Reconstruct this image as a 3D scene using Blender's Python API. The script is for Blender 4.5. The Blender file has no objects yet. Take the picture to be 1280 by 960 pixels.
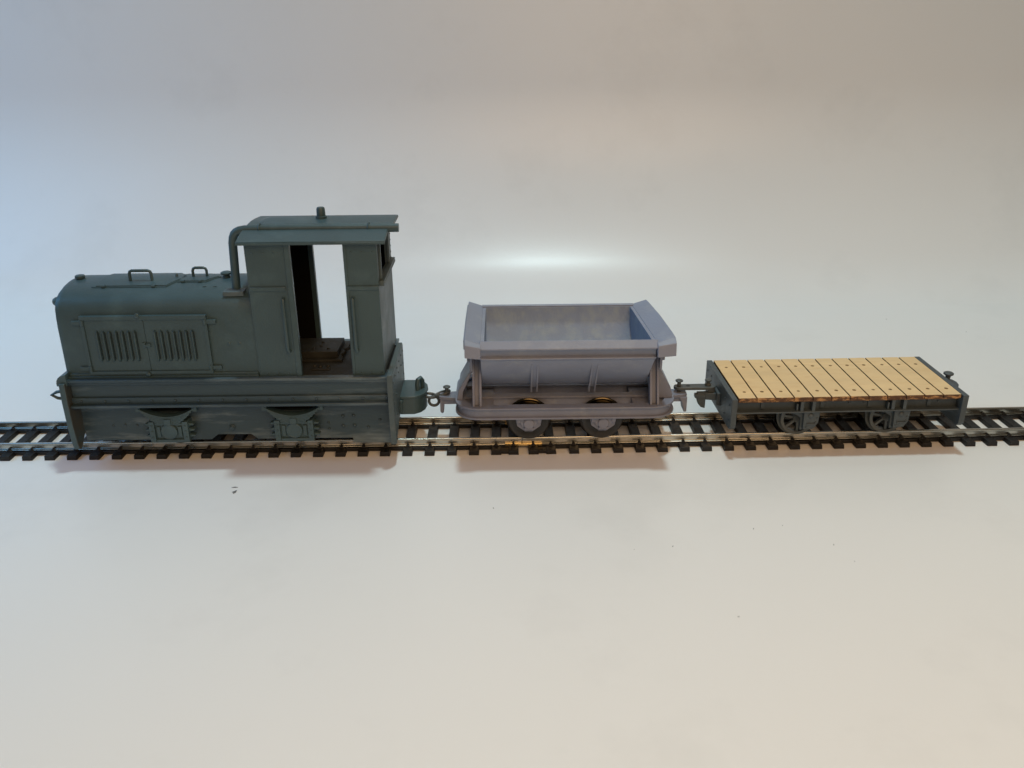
import bpy, bmesh, math, random
from mathutils import Vector, Matrix

S = 0.001                      # all shapes below are written in millimetres
scene = bpy.context.scene
C = scene.collection
R = math.radians
random.seed(7)

# ------------------------------------------------------------------ camera
cam = bpy.data.cameras.new('camera'); camo = bpy.data.objects.new('camera', cam); C.objects.link(camo)
yaw, pitch, roll = 0.0062, 0.3951, -0.0092
fwd = Vector((math.sin(yaw)*math.cos(pitch), math.cos(yaw)*math.cos(pitch), -math.sin(pitch)))
right = Vector((math.cos(yaw), -math.sin(yaw), 0)); up = right.cross(fwd)
rr = math.cos(roll)*right + math.sin(roll)*up
uu = -math.sin(roll)*right + math.cos(roll)*up
M = Matrix((( rr.x, uu.x, -fwd.x, 164.54*S), (rr.y, uu.y, -fwd.y, -266.69*S), (rr.z, uu.z, -fwd.z, 137.36*S), (0, 0, 0, 1)))
camo.matrix_world = M
cam.sensor_width = 36; cam.lens = 36*1100/1280
cam.clip_start = 0.01; cam.clip_end = 20
cam.dof.use_dof = True; cam.dof.focus_distance = 0.305; cam.dof.aperture_fstop = 20
scene.camera = camo
scene.render.resolution_x = 1024; scene.render.resolution_y = 768

# ------------------------------------------------------------------ light
w = bpy.data.worlds.new('World'); scene.world = w; w.use_nodes = True
w.node_tree.nodes['Background'].inputs[0].default_value = (1.0, 0.86, 0.70, 1)
w.node_tree.nodes['Background'].inputs[1].default_value = 0.11

def lamp(name, loc, target, size, power, col, shape='DISK', size_y=None):
    l = bpy.data.lights.new(name, 'AREA'); l.shape = shape; l.size = size*S
    if size_y: l.size_y = size_y*S
    l.energy = power; l.color = col
    o = bpy.data.objects.new(name, l); C.objects.link(o)
    o.location = Vector(loc)*S
    d = (Vector(target)-Vector(loc)).normalized()
    o.rotation_euler = d.to_track_quat('-Z', 'Y').to_euler()
    return o
lamp('ceiling_lamp', (245, 118, 1300), (185, 10, 0), 86, 6.6, (0.74, 0.97, 1.0))
dl = lamp('desk_lamp', (270, -430, 360), (200, -120, 0), 420, 0.57, (1.0, 0.62, 0.32))
dl.data.spread = R(110)
lamp('room_lamp', (520, -1500, 980), (185, 60, 0), 900, 2.5, (1.0, 0.62, 0.36))
wl = lamp('window_light', (-360, 20, 300), (-70, 120, 0), 380, 0.42, (0.15, 0.50, 1.0), 'RECTANGLE', 300)
wl.data.spread = R(110)

scene.view_settings.view_transform = 'Standard'; scene.view_settings.look = 'None'
scene.view_settings.exposure = 0; scene.view_settings.gamma = 1

# ------------------------------------------------------------------ materials
def srgb(r, g, b):
    f = lambda c: (c/255/12.92) if c/255 <= .04045 else ((c/255+.055)/1.055)**2.4
    return (f(r), f(g), f(b), 1)

def mat(name, col, rough=.5, metal=0., var=.12, scale=120., bump=0., bscale=900., col2=None, m2=(.55, .7), s2=60., stretch=(1, 1, 1), spec=.5, rvar=.08):
    m = bpy.data.materials.new(name); m.use_nodes = True
    nt = m.node_tree; N = nt.nodes; L = nt.links; b = N['Principled BSDF']
    tc = N.new('ShaderNodeTexCoord')
    mp = N.new('ShaderNodeMapping'); mp.inputs['Scale'].default_value = stretch
    L.new(tc.outputs['Object'], mp.inputs[0])
    n1 = N.new('ShaderNodeTexNoise'); n1.inputs['Scale'].default_value = scale; n1.inputs['Detail'].default_value = 6
    L.new(mp.outputs[0], n1.inputs['Vector'])
    hs = N.new('ShaderNodeMapRange'); hs.inputs[1].default_value = .3; hs.inputs[2].default_value = .7
    hs.inputs[3].default_value = 1-var; hs.inputs[4].default_value = 1+var
    L.new(n1.outputs['Fac'], hs.inputs[0])
    mul = N.new('ShaderNodeVectorMath'); mul.operation = 'SCALE'
    mul.inputs[0].default_value = col[:3]; L.new(hs.outputs[0], mul.inputs['Scale'])
    out = mul.outputs[0]
    if col2:
        n2 = N.new('ShaderNodeTexNoise'); n2.inputs['Scale'].default_value = s2; n2.inputs['Detail'].default_value = 8
        n2.inputs['Roughness'].default_value = .65
        L.new(mp.outputs[0], n2.inputs['Vector'])
        r2 = N.new('ShaderNodeMapRange'); r2.inputs[1].default_value = m2[0]; r2.inputs[2].default_value = m2[1]
        L.new(n2.outputs['Fac'], r2.inputs[0])
        mx = N.new('ShaderNodeMix'); mx.data_type = 'RGBA'
        L.new(r2.outputs[0], mx.inputs[0]); L.new(out, mx.inputs[6]); mx.inputs[7].default_value = col2
        out = mx.outputs[2]
    L.new(out, b.inputs['Base Color'])
    rg = N.new('ShaderNodeMapRange'); rg.inputs[1].default_value = .3; rg.inputs[2].default_value = .7
    rg.inputs[3].default_value = rough-rvar; rg.inputs[4].default_value = rough+rvar
    L.new(n1.outputs['Fac'], rg.inputs[0]); L.new(rg.outputs[0], b.inputs['Roughness'])
    b.inputs['Metallic'].default_value = metal
    b.inputs['Specular IOR Level'].default_value = spec
    if bump:
        n3 = N.new('ShaderNodeTexNoise'); n3.inputs['Scale'].default_value = bscale; n3.inputs['Detail'].default_value = 4
        L.new(mp.outputs[0], n3.inputs['Vector'])
        bp = N.new('ShaderNodeBump'); bp.inputs['Strength'].default_value = bump; bp.inputs['Distance'].default_value = .0002
        L.new(n3.outputs['Fac'], bp.inputs['Height']); L.new(bp.outputs[0], b.inputs['Normal'])
    return m

LOCO = mat('grey_green_resin', srgb(58, 79, 85), .43, var=.10, scale=70, bump=.25, bscale=1500, col2=srgb(72, 95, 100), m2=(.52, .78), s2=90)
LOCOS = mat('scraped_resin', srgb(51, 70, 80), .43, var=.12, scale=110, bump=.3, bscale=1300, col2=srgb(116, 132, 138), m2=(.53, .78), s2=48, stretch=(.35, 1, 2.6))
SCUFF = mat('scuffed_frame_resin', srgb(50, 68, 77), .43, var=.14, scale=110, bump=.3, bscale=1300, col2=srgb(122, 136, 140), m2=(.50, .76), s2=75, stretch=(.4, 1, 2.4))
LOCOB = mat('brown_tinted_resin', srgb(66, 66, 60), .5, var=.22, scale=130, bump=.3, col2=srgb(58, 76, 82), m2=(.42, .60), s2=110)
LOCOF = mat('worn_plate_resin', srgb(70, 84, 88), .5, var=.16, scale=130, bump=.35, bscale=1200, col2=srgb(92, 102, 104), m2=(.52, .7), s2=150)
INSIDE = mat('brown_cab_floor', srgb(38, 40, 36), .6, var=.25, scale=260, bump=.4, col2=srgb(96, 94, 76), m2=(.66, .74), s2=420)
DARKIN = mat('shaded_cab_inside', srgb(14, 13, 9), .85, spec=.15, var=.2, scale=150)  # shade of the cab put into the colour of its inner walls
TUB = mat('lilac_grey_resin', srgb(132, 140, 160), .5, var=.05, scale=70, bump=.3, bscale=1200, col2=srgb(146, 152, 166), m2=(.5, .72), s2=110)
TUBIN = mat('chalky_grey_resin', srgb(128, 144, 168), .62, var=.08, scale=110, bump=.5, bscale=900, col2=srgb(146, 160, 170), m2=(.46, .70), s2=230, stretch=(1, 1, .7))
CHASS = mat('warm_grey_resin', srgb(120, 125, 142), .5, var=.08, scale=120, bump=.35, bscale=1100, col2=srgb(134, 138, 148), m2=(.52, .72), s2=160)
WAG = mat('slate_grey_resin', srgb(66, 76, 82), .48, var=.10, scale=140, bump=.3, bscale=1200, col2=srgb(84, 94, 98), m2=(.55, .75), s2=200)
HOOK = mat('dark_hook_resin', srgb(72, 78, 80), .45, var=.15, scale=300, bump=.4)
STEELW = mat('blackened_wheel_steel', (.08, .065, .04, 1), .17, 1.0, var=.2, scale=300)
WHL = mat('grey_wheel_resin', srgb(84, 88, 87), .4, .25, var=.2, scale=220)
DARKW = mat('black_wheel_face_lower_rim', srgb(40, 40, 40), .35, var=.2, scale=200)
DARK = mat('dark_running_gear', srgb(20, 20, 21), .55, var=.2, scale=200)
RAIL = mat('nickel_silver_rail', (.49, .49, .45, 1), .26, 1.0, var=.10, scale=60, col2=(.38, .37, .32, 1), m2=(.46, .70), s2=50, stretch=(1, 3, 3))
BRASS = mat('brass_joiner', (.60, .46, .22, 1), .22, 1.0, var=.04, scale=300)
PLAS = mat('black_sleeper_plastic', srgb(12, 12, 14), .5, var=.25, scale=500, bump=.7, bscale=2200)

def wood():
    m = mat('pale_plywood', srgb(224, 194, 146), .62, var=.07, scale=60, stretch=(.6, 2.2, 1), col2=srgb(214, 180, 132), m2=(.50, .80), s2=260, bump=.4, bscale=700)
    return m
WOOD = wood()
BURNT = mat('burnt_plywood_edge', srgb(88, 60, 38), .7, var=.4, scale=500, col2=srgb(176, 134, 86), m2=(.50, .60), s2=420, stretch=(1, 1, 2.4))
NAIL = mat('scorched_nail_hole', srgb(112, 80, 40), .8, var=.2, scale=900)
SPECK = mat('dark_lint', srgb(104, 106, 110), .8)

SHEET = mat('glossy_white_sheet', (.78, .78, .775, 1), .31, var=.012, scale=9, bump=.16, bscale=700, col2=(.73, .73, .725, 1), m2=(.55, .75), s2=14, rvar=.03, spec=.32)

# ------------------------------------------------------------------ mesh helpers
class MB:
    def __init__(s): s.bm = bmesh.new()
    def box(s, x0, x1, y0, y1, z0, z1, mi=0):
        v = [s.bm.verts.new((x, y, z)) for x in (x0, x1) for y in (y0, y1) for z in (z0, z1)]
        for f in ((0, 1, 3, 2), (4, 6, 7, 5), (0, 4, 5, 1), (2, 3, 7, 6), (0, 2, 6, 4), (1, 5, 7, 3)):
            s.bm.faces.new([v[i] for i in f]).material_index = mi
        return s
    def prism(s, pts, axis, a, b, mi=0):
        def P(p, t):
            if axis == 'x': return (t, p[0], p[1])
            if axis == 'y': return (p[0], t, p[1])
            return (p[0], p[1], t)
        va = [s.bm.verts.new(P(p, a)) for p in pts]; vb = [s.bm.verts.new(P(p, b)) for p in pts]
        n = len(pts)
        s.bm.faces.new(va).material_index = mi; s.bm.faces.new(vb[::-1]).material_index = mi
        for i in range(n):
            s.bm.faces.new((va[i], va[(i+1) % n], vb[(i+1) % n], vb[i])).material_index = mi
        return s
    def ringprism(s, outer, inner, axis, a, b):
        def P(p, t):
            if axis == 'x': return (t, p[0], p[1])
            if axis == 'y': return (p[0], t, p[1])
            return (p[0], p[1], t)
        n = len(outer); V = [[s.bm.verts.new(P(p, t)) for p in q] for t in (a, b) for q in (outer, inner)]
        for i in range(n):
            j = (i+1) % n
            s.bm.faces.new((V[0][i], V[0][j], V[1][j], V[1][i])); s.bm.faces.new((V[2][i], V[2][j], V[3][j], V[3][i]))
            s.bm.faces.new((V[0][i], V[0][j], V[2][j], V[2][i])); s.bm.faces.new((V[1][i], V[1][j], V[3][j], V[3][i]))
        return s
    def lathe(s, prof, origin, axis='z', seg=24):
        """prof: list of (radius, height) closed by caps"""
        o = Vector(origin); rings = []
        for r, h in prof:
            ring = []
            for k in range(seg):
                a = 2*math.pi*k/seg; c, d = r*math.cos(a), r*math.sin(a)
                v = (c, d, h) if axis == 'z' else ((c, h, d) if axis == 'y' else (h, c, d))
                ring.append(s.bm.verts.new(o+Vector(v)))
            rings.append(ring)
        for i in range(len(rings)-1):
            for k in range(seg):
                s.bm.faces.new((rings[i][k], rings[i][(k+1) % seg], rings[i+1][(k+1) % seg], rings[i+1][k]))
        s.bm.faces.new(rings[0]); s.bm.faces.new(rings[-1])
        return s
    def cyl(s, o, r, h, axis='z', seg=20, r2=None):
        return s.lathe([(r, 0), (r if r2 is None else r2, h)], o, axis, seg)
    def dome(s, o, r, axis='z', sign=1, seg=10, h=None):
        h = r if h is None else h
        pr = [(r*math.cos(t), sign*h*math.sin(t)) for t in (0, .45, .9, 1.3)]
        return s.lathe(pr, o, axis, seg)
    def tube(s, pts, r, seg=10, closed=False, rb=None):
        P = [Vector(p) for p in pts]; n = len(P); rings = []; nrm = None
        for i in range(n):
            if closed: t = (P[(i+1) % n]-P[i-1]).normalized()
            else: t = (P[min(i+1, n-1)]-P[max(i-1, 0)]).normalized()
            if nrm is None:
                nrm = t.orthogonal().normalized()
            nrm = (nrm - t*nrm.dot(t)).normalized(); bn = t.cross(nrm)
            rings.append([s.bm.verts.new(P[i]+nrm*r*math.cos(2*math.pi*k/seg)+bn*(rb or r)*math.sin(2*math.pi*k/seg)) for k in range(seg)])
        m = n if closed else n-1
        for i in range(m):
            a, b = rings[i], rings[(i+1) % n]
            for k in range(seg): s.bm.faces.new((a[k], a[(k+1) % seg], b[(k+1) % seg], b[k]))
        if not closed: s.bm.faces.new(rings[0]); s.bm.faces.new(rings[-1][::-1])
        return s
    def build(s, name, m, parent=None, root=(0, 0, 0), bev=.12, ang=35):
        bmesh.ops.recalc_face_normals(s.bm, faces=s.bm.faces)
        o3 = Vector(root)
        for v in s.bm.verts: v.co = (v.co-o3)*S
        for f in s.bm.faces: f.smooth = True
        me = bpy.data.meshes.new(name); s.bm.to_mesh(me); s.bm.free()
        for q in (m if isinstance(m, (list, tuple)) else [m]): me.materials.append(q)
        me.set_sharp_from_angle(angle=R(ang))
        o = bpy.data.objects.new(name, me); C.objects.link(o)
        if parent: o.parent = parent
        else: o.location = o3*S
        if bev:
            b = o.modifiers.new('bevel', 'BEVEL'); b.width = bev*S; b.segments = 2; b.limit_method = 'ANGLE'; b.angle_limit = R(40); b.harden_normals = False
        return o

def tag(o, label, cat, group=None, kind=None):
    if label: o['label'] = label
    if cat: o['category'] = cat
    if group: o['group'] = group
    if kind: o['kind'] = kind
    return o
def thing(name, label, cat, loc, group=None, rz=0):
    o = bpy.data.objects.new(name, None); C.objects.link(o); o.location = Vector(loc)*S; o.rotation_euler.z = rz
    o.empty_display_size = .01
    return tag(o, label, cat, group)
def arc(cx, cy, r, a0, a1, n, ry=None):
    ry = r if ry is None else ry
    return [(cx+r*math.cos(R(a0+(a1-a0)*i/n)), cy+ry*math.sin(R(a0+(a1-a0)*i/n))) for i in range(n+1)]
def circ(cx, cz, y, r, n=24, rz=None, plane='xz', tilt=0):
    out = []
    for i in range(n):
        a = 2*math.pi*i/n; u, v = r*math.cos(a), (rz or r)*math.sin(a)
        out.append((cx+u, y+v*math.sin(tilt), cz+v*math.cos(tilt)) if plane == 'xz' else (cx+u, y+v, cz))
    return out

# ------------------------------------------------------------------ the sheet: flat, then swept up behind
def sweep():
    prof = [(-420, 0), (-250, 0), (-100, 0), (0, 0), (100, 0), (158, 0)]
    y, z, a0 = 156, 0, 0
    for rad, a1, n in ((67, 42, 16), (135, 84, 24)):
        for i in range(1, n+1):
            a = R(a0+(a1-a0)*i/n); prof.append((y+rad*(math.sin(a)-math.sin(R(a0))), z+rad*(math.cos(R(a0))-math.cos(a))))
        y, z = prof[-1]; a0 = a1
    prof += [(y+t*math.cos(R(84)), z+t*math.sin(R(84))) for t in (100, 250, 500, 800)]
    bm = bmesh.new(); X = (-520, -200, 100, 400, 700, 900)
    g = [[bm.verts.new((x*S, p[0]*S, p[1]*S)) for p in prof] for x in X]
    for i in range(len(X)-1):
        for j in range(len(prof)-1):
            bm.faces.new((g[i][j], g[i+1][j], g[i+1][j+1], g[i][j+1])).smooth = True
    me = bpy.data.meshes.new('white_sheet'); bm.to_mesh(me); bm.free(); me.materials.append(SHEET)
    o = bpy.data.objects.new('white_sheet', me); C.objects.link(o)
    so = o.modifiers.new('thickness', 'SOLIDIFY'); so.thickness = .0012; so.offset = -1
    tag(o, 'glossy white sheet under the train, curving up behind it', 'sheet', kind='structure')
sweep()

# ------------------------------------------------------------------ track
PITCH = 7.565; KINK = 0.0145
def sleeper_mesh():
    m = MB()
    pr = [(0, 0), (3.5, 0), (3.3, 1.65), (.2, 1.65)]
    m.prism(pr, 'y', 0, 27.3)
    for yc in (4.95, 22.25):             # chairs either side of each rail foot
        for sgn in (-1, 1):
            m.box(1.15, 2.35, min(yc+sgn*.75, yc+sgn*1.6), max(yc+sgn*.75, yc+sgn*1.6), 1.6, 2.35)
            m.box(1.4, 2.1, min(yc+sgn*.45, yc+sgn*1.1), max(yc+sgn*.45, yc+sgn*1.1), 2.2, 2.8)
        m.box(.75, 2.75, yc-1.7, yc+1.7, 1.5, 1.9)
    return m
def rail_mesh(x0, x1, yc):
    pr = [(-1.05, 1.85), (1.05, 1.85), (1.05, 2.05), (.32, 2.35), (.28, 3.45), (.48, 3.6), (.48, 4.12), (.36, 4.3), (-.36, 4.3), (-.48, 4.12), (-.48, 3.6), (-.28, 3.45), (-.32, 2.35), (-1.05, 2.05)]
    return MB().prism([(yc+a, b) for a, b in pr], 'x', x0, x1)
def track(xs, rx0, rx1, root, rz, label, pairs):
    t = thing('railway_track', label, 'model track', root, 'sections of model railway track', rz)
    first = None
    for x in xs:
        if first is None:
            first = sleeper_mesh().build('sleeper', PLAS, t, bev=.12); o = first
        else:
            o = first.copy(); C.objects.link(o); o.parent = t
        o.location = ((x-root[0])*S, -root[1]*S, 0)
    for yc in (4.95, 22.25):
        rail_mesh(rx0, rx1, yc).build('rail', RAIL, t, root, bev=.06)
    m = MB()
    for yc in (4.95, 22.25):
        m.box(xs[0]+1, xs[-1]+2.5, yc-1.35, yc+1.35, .35, 1.5)
    for a, b in pairs:
        for y0, y1 in ((.35, 3.2), (24.1, 26.9)): m.box(a+3, b+.5, y0, y1, .3, 1.35)
    m.build('sleeper_web', PLAS, t, root, bev=.1)
    return t
left = track([i*PITCH for i in range(-5, 22)]+[164.8], -42, 169.35, (64, 0, 0), 0,
             'left-hand track section, black sleepers and silver rails, under the locomotive', [(158.9, 164.8)])
rightt = track([171.6, 177.6]+[238.4+i*PITCH for i in range(-7, 17)], 169.65, 362, (169.5, 0.05, 0), KINK,
               'right-hand track section, black sleepers and silver rails, under both wagons', [(171.6, 177.6)])
for yc in (4.95, 22.25):
    m = MB()
    for sg in (-1, 1):
        m.box(163.6, 176.4, yc+sg*1.25-.14, yc+sg*1.25+.14, 1.75, 2.3)
        m.box(163.6, 176.4, min(yc+sg*.38, yc+sg*1.2), max(yc+sg*.38, yc+sg*1.2), 2.12, 2.36)
    m.box(163.6, 176.4, yc-1.3, yc+1.3, 1.6, 1.8)
    m.build('rail_joiner', BRASS, left, (64, 0, 0), bev=.08)

# ------------------------------------------------------------------ locomotive
LR = (74, 13.6, 4.3)
loco = thing('diesel_locomotive', 'grey-green model diesel locomotive with long bonnet and open cab', 'model locomotive', LR)
def L(mb, name, m=None, parent=None, **k): return mb.build(name, m or LOCO, parent or loco, LR, **k)
YC = 13.6
def mir(y): return 2*YC-y

# side frames
def frame_side(f):
    m = MB()
    def bx(x0, x1, y0, y1, z0, z1):
        a, b = sorted((f(y0), f(y1))); m.box(x0, x1, a, b, z0, z1)
    bx(23, 126, -5.0, 2, 30.2, 31.1)
    bx(23.2, 125.9, -4.0, 2, 29.0, 30.25)
    bx(23.4, 125.8, -2.9, 2, 24.3, 29.05)
    bx(23.2, 125.9, -3.7, 2, 22.2, 24.4)
    bx(23.2, 125.9, -5.2, 2, 21.3, 22.25)
    for k in range(14):
        x = 26.3+k*7.62
        m.dome((x, f(-3.65), 23.25), .5, 'y', -1 if f(0) == 0 else 1, h=.55)
    return m
def frame_web(f):
    m = MB()
    pts = [(23.2, 22), (23.2, 7), (65, 7), (67.4, 8.8), (78.5, 8.8), (80.6, 7), (112.5, 7), (112.5, 5.2), (125.6, 5.0), (125.6, 22), (102.4, 22), (101.2, 17.4), (87.2, 17.4), (86.0, 22), (61.2, 22), (60, 17.4), (46, 17.4), (44.8, 22)]
    a, b = sorted((f(.5), f(2)))
    m.prism(pts, 'y', a, b)
    sg = -1 if f(0) == 0 else 1
    for x, z, r in ((109.7, 15.1, .62), (113.3, 15.2, .62), (122, 13.6, .5), (104.8, 12.7, .45), (109.6, 11.5, .62), (113.4, 11.6, .62), (104.8, 10.6, .45), (118, 10.9, .5), (33, 12.5, .4), (37, 12.8, .4), (41, 12.6, .4)):
        m.dome((x, f(.55), z), r*1.1, 'y', sg, h=r*1.0)
    m.lathe([(1.15, 0), (1.15, sg*.35), (.8, sg*.4), (.7, sg*.9)], (72.5, f(.55), 11.4), 'y', 12)
    return m
for f in (lambda y: y, mir):
    L(frame_side(f), 'side_frame', LOCOS, bev=.14)
    L(frame_web(f), 'frame_web', SCUFF, bev=.1)
L(MB().box(24, 125.5, 2.7, mir(2.7), 12, 30.6), 'inner_dark_block', DARK)  # near-black block behind the spring notches, shade put into its colour

# springs and axle boxes
def spring(xc, f):
    sg = -1 if f(0) == 0 else 1
    m = MB()
    def leaf(half, ztop, sag, th, y0, y1):
        n = 12; top = []; bot = []
        for i in range(n+1):
            u = -1+2*i/n; x = xc+half*u; z = ztop-sag*(1-u*u*(half/9.0)**2)
            top.append((x, z)); bot.append((x, z-th))
        a, b = sorted((f(y0), f(y1)))
        m.prism(top+bot[::-1], 'y', a, b)
    for k, h in enumerate((9.0, 8.3, 7.4, 6.5, 5.5, 4.3)):
        leaf(h, 20.4-.46*k, 3.0, .43, -3.9-.05*k, -.6)
    m.box(xc-1.1, xc+1.1, min(f(-4.4), f(-.6)), max(f(-4.4), f(-.6)), 14.6, 16.6)
    for s in (-1, 1):
        m.box(xc+s*9.2-.8, xc+s*9.2+.8, min(f(-3.6), f(.5)), max(f(-3.6), f(.5)), 19.2, 21.4)
    return m
def axlebox(xc, f):
    m = MB(); sg = -1 if f(0) == 0 else 1
    def bx(x0, x1, y0, y1, z0, z1):
        a, b = sorted((f(y0), f(y1))); m.box(x0, x1, a, b, z0, z1)
    bx(xc-4.9, xc+4.9, -3.2, .5, 8.7, 15.2)
    bx(xc-6.4, xc-4.6, -4.1, .5, 8.3, 15.7); bx(xc+4.6, xc+6.4, -4.1, .5, 8.3, 15.7)
    bx(xc-4.6, xc+4.6, -3.9, .5, 8.2, 9.2); bx(xc-4.6, xc+4.6, -3.7, .5, 14.3, 15.0)
    bx(xc-4.1, xc-2.9, -3.75, .5, 10, 13.8); bx(xc+2.9, xc+4.1, -3.75, .5, 10, 13.8)
    m.lathe([(2.7, 0), (2.7, sg*.75), (2.45, sg*.95), (2.3, sg*.8)], (xc, f(-3.2), 12), 'y', 28)
    for s in (-1, 1):
        for z in (9.6, 11.7, 13.7):
            a, b = sorted((f(-2.9), f(-.8)))
            pts = [(xc+s*6.3, z), (xc+s*7.9, z+.25), (xc+s*8.1, z+.7), (xc+s*6.3, z+1.1)]
            m.prism(pts, 'y', a, b)
            m.dome((xc+s*5.5, f(-4.1), z+.6), .34, 'y', sg, h=.3)
    return m
for f in (lambda y: y, mir):
    for xc in (53.0, 94.2):
        L(spring(xc, f), 'leaf_spring', LOCO, bev=.06)
        ab = L(axlebox(xc, f), 'axle_box', LOCO, bev=.1)
# wheels behind the frames
def wheel_mesh(r, spokes=0, fl=.9, w=2.0, face=None):
    """axis y, outer face at y=0, flange towards +y"""
    m = MB()
    if not spokes:
        m.lathe([(r*.2, -.1), (r*.2, -.35), (r*.28, -.35), (r*.3, .25), (r*.74, .25), (r*.8, 0), (r, 0), (r, w), (r+fl*.4, w+.06), (r+fl*.75, w+.2), (r+fl*.96, w+.38), (r+fl, w+.52), (r+fl*.9, w+.7), (r*.7, w+.7)], (0, 0, 0), 'y', 48)
    else:
        o = [((r)*math.cos(2*math.pi*k/48), (r)*math.sin(2*math.pi*k/48)) for k in range(48)]
        i = [(r*.82*p[0]/r, r*.82*p[1]/r) for p in o]
        m.ringprism(o, i, 'y', 0, w)
        of = [((r+fl)*p[0]/r, (r+fl)*p[1]/r) for p in o]
        m.ringprism(of, i, 'y', w-.002, w+.7)
        for k in range(spokes):
            a = 2*math.pi*(k+.3)/spokes
            c, s_ = math.cos(a), math.sin(a); px, pz = -s_*.42, c*.42
            m.prism([(c*r*.2+px, s_*r*.2+pz), (c*r*.85+px, s_*r*.85+pz), (c*r*.85-px, s_*r*.85-pz), (c*r*.2-px, s_*r*.2-pz)], 'y', .35, w-.3)
        m.cyl((0, -.1, 0), r*.27, w, 'y', 20)
    return m
def wheelset(parent, root, xc, zc, r, ymid, spokes, mats, axle_name='axle'):
    """two wheels and their axle"""
    for sgn in (-1, 1):
        m = wheel_mesh(r, spokes)
        yo = 10.1
        for v in m.bm.verts:
            y = v.co.y; v.co = Vector((xc+v.co.x, ymid+sgn*(yo-y), zc+v.co.z))
        m.build('wheel', mats, parent, root, bev=.05)
    MB().cyl((xc, ymid-9, zc), .9, 18, 'y').build(axle_name, DARK, parent, root)
for xc in (53.0, 94.2): wheelset(loco, LR, xc, 11.3, 7.0, YC, 0, DARK)

# end plates
rp = [(-6.6, 32.2), (-6.6, 17), (-5.6, 7.4), (-4.6, 7.0), (3.5, 10.8), (9.0, 12.2), (20, 12.2), (24.5, 15.5), (25.8, 18), (25.8, 31), (24.6, 32.2)]
m = MB().prism(rp, 'x', 126.1, 127.9)
for y, z in ((-4.6, 29), (-4.6, 25.5), (-4.6, 22), (-4.6, 18.5), (-4, 14), (0, 29.6), (6, 30), (12, 30), (18, 30), (23.3, 29.6), (9.5, 27), (17, 26.6), (23.3, 25), (23.3, 21), (0, 23), (1, 15.5), (6, 15), (-4.6, 11)):
    m.dome((127.85, y, z), .42, 'x', 1, h=.35)
L(m, 'end_plate', LOCOF, bev=.16)['label'] = 'worn riveted end plate at the cab end'
fpo = [(-6.4, 30.4), (-6.7, 24), (-6.6, 16), (-6.0, 9), (-5.2, 6.6), (-3.6, 6.4), (-1, 9), (2.5, 12), (20, 12.4), (28.2, 9), (32.4, 6.6), (33.4, 9), (33.9, 16), (33.6, 30.4)]
m = MB().prism(fpo, 'x', 21.4, 23.3)
m.bm.normal_update()
for fc in m.bm.faces: fc.material_index = 1 if abs(fc.normal.x) > .9 and fc.calc_center_median().x > 22.5 else 0
L(m, 'end_plate', [LOCO, LOCOB], bev=.25)['label'] = 'end plate below the bonnet nose, brownish on its inner face'
m = MB().prism([(20.3, 30.2), (20.3, 29.3), (23.6, 29.3), (23.6, 33.2)]+[(20.3+3.3*(1-math.sin(R(a))), 30.2+3.0*(math.cos(R(a)))) for a in (30, 50, 70)], 'y', -5.4, 32.6)
L(m, 'nose_sill', LOCO, bev=.15)
# front hitch loop
L(MB().tube([(22, 13.6, 20.9), (13, 13.7, 20.1), (9.2, 13.9, 19.3), (7.2, 14, 18.2), (9.0, 14.1, 17.0), (13, 14.2, 16.3), (22, 14.2, 15.6)], .55, 10), 'hitch_loop', LOCO, bev=0)
# rear coupling box
bp_ = [(127.8, 9.6), (132.6, 9.7), (134.7, 11.2), (136.0, 13.6), (136.5, 16.8), (136.0, 20), (134.7, 22.6), (132.6, 24.2), (127.8, 24.2)]
m = MB().prism(bp_, 'z', 11.2, 17.6)
m.prism([(127.8, 9.2), (132.8, 9.3), (135.1, 10.9), (136.5, 13.4), (137.0, 16.8), (136.5, 20.3), (135.1, 23), (132.8, 24.6), (127.8, 24.6)], 'z', 17.1, 18.0)
m.box(127.8, 128.7, 8.2, 9.7, 12, 17)
for z in (13, 16.4): m.dome((128.6, 8.9, z), .4, 'x', 1)
box = L(m, 'coupling_box', LOCO, bev=.18)
L(MB().tube([(133.6, 15.2, 17.6), (133.4, 15.3, 20.0), (133.7, 15.8, 21.6), (134.5, 16.6, 21.9), (135.0, 17.3, 20.8), (135.0, 17.5, 17.8)], .8, 10), 'coupling_pin', LOCO, box, bev=0)

# bonnet
sec = [(-2.1, 31.0), (-1.9, 40), (-1.8, 48), (-1.5, 51.5), (-1.0, 54), (-.1, 55.9), (1.4, 57.1), (3.4, 58.0), (7.2, 59.0), (11.0, 59.5), (13.6, 59.6)]
sec = sec+[(mir(a), b) for a, b in sec[-2::-1]]
def loft(m, secs, xs):
    rings = [[m.bm.verts.new((x, y, z)) for y, z in sc] for sc, x in zip(secs, xs)]
    for a, b in zip(rings[:-1], rings[1:]):
        for k in range(len(a)): m.bm.faces.new((a[k], a[(k+1) % len(a)], b[(k+1) % len(b)], b[k]))
    m.bm.faces.new(rings[0]); m.bm.faces.new(rings[-1])
def inset(sc, d): return [(YC+(y-YC)*(1-d/15.6), (z if z < 32 else z-d)) for y, z in sc]
m = MB(); loft(m, [inset(sec, 1.1), inset(sec, .35), inset(sec, .05), sec, sec], [22.3, 22.6, 23.3, 24.4, 85.6])
bonnet = L(m, 'bonnet', LOCO, bev=0)
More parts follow.
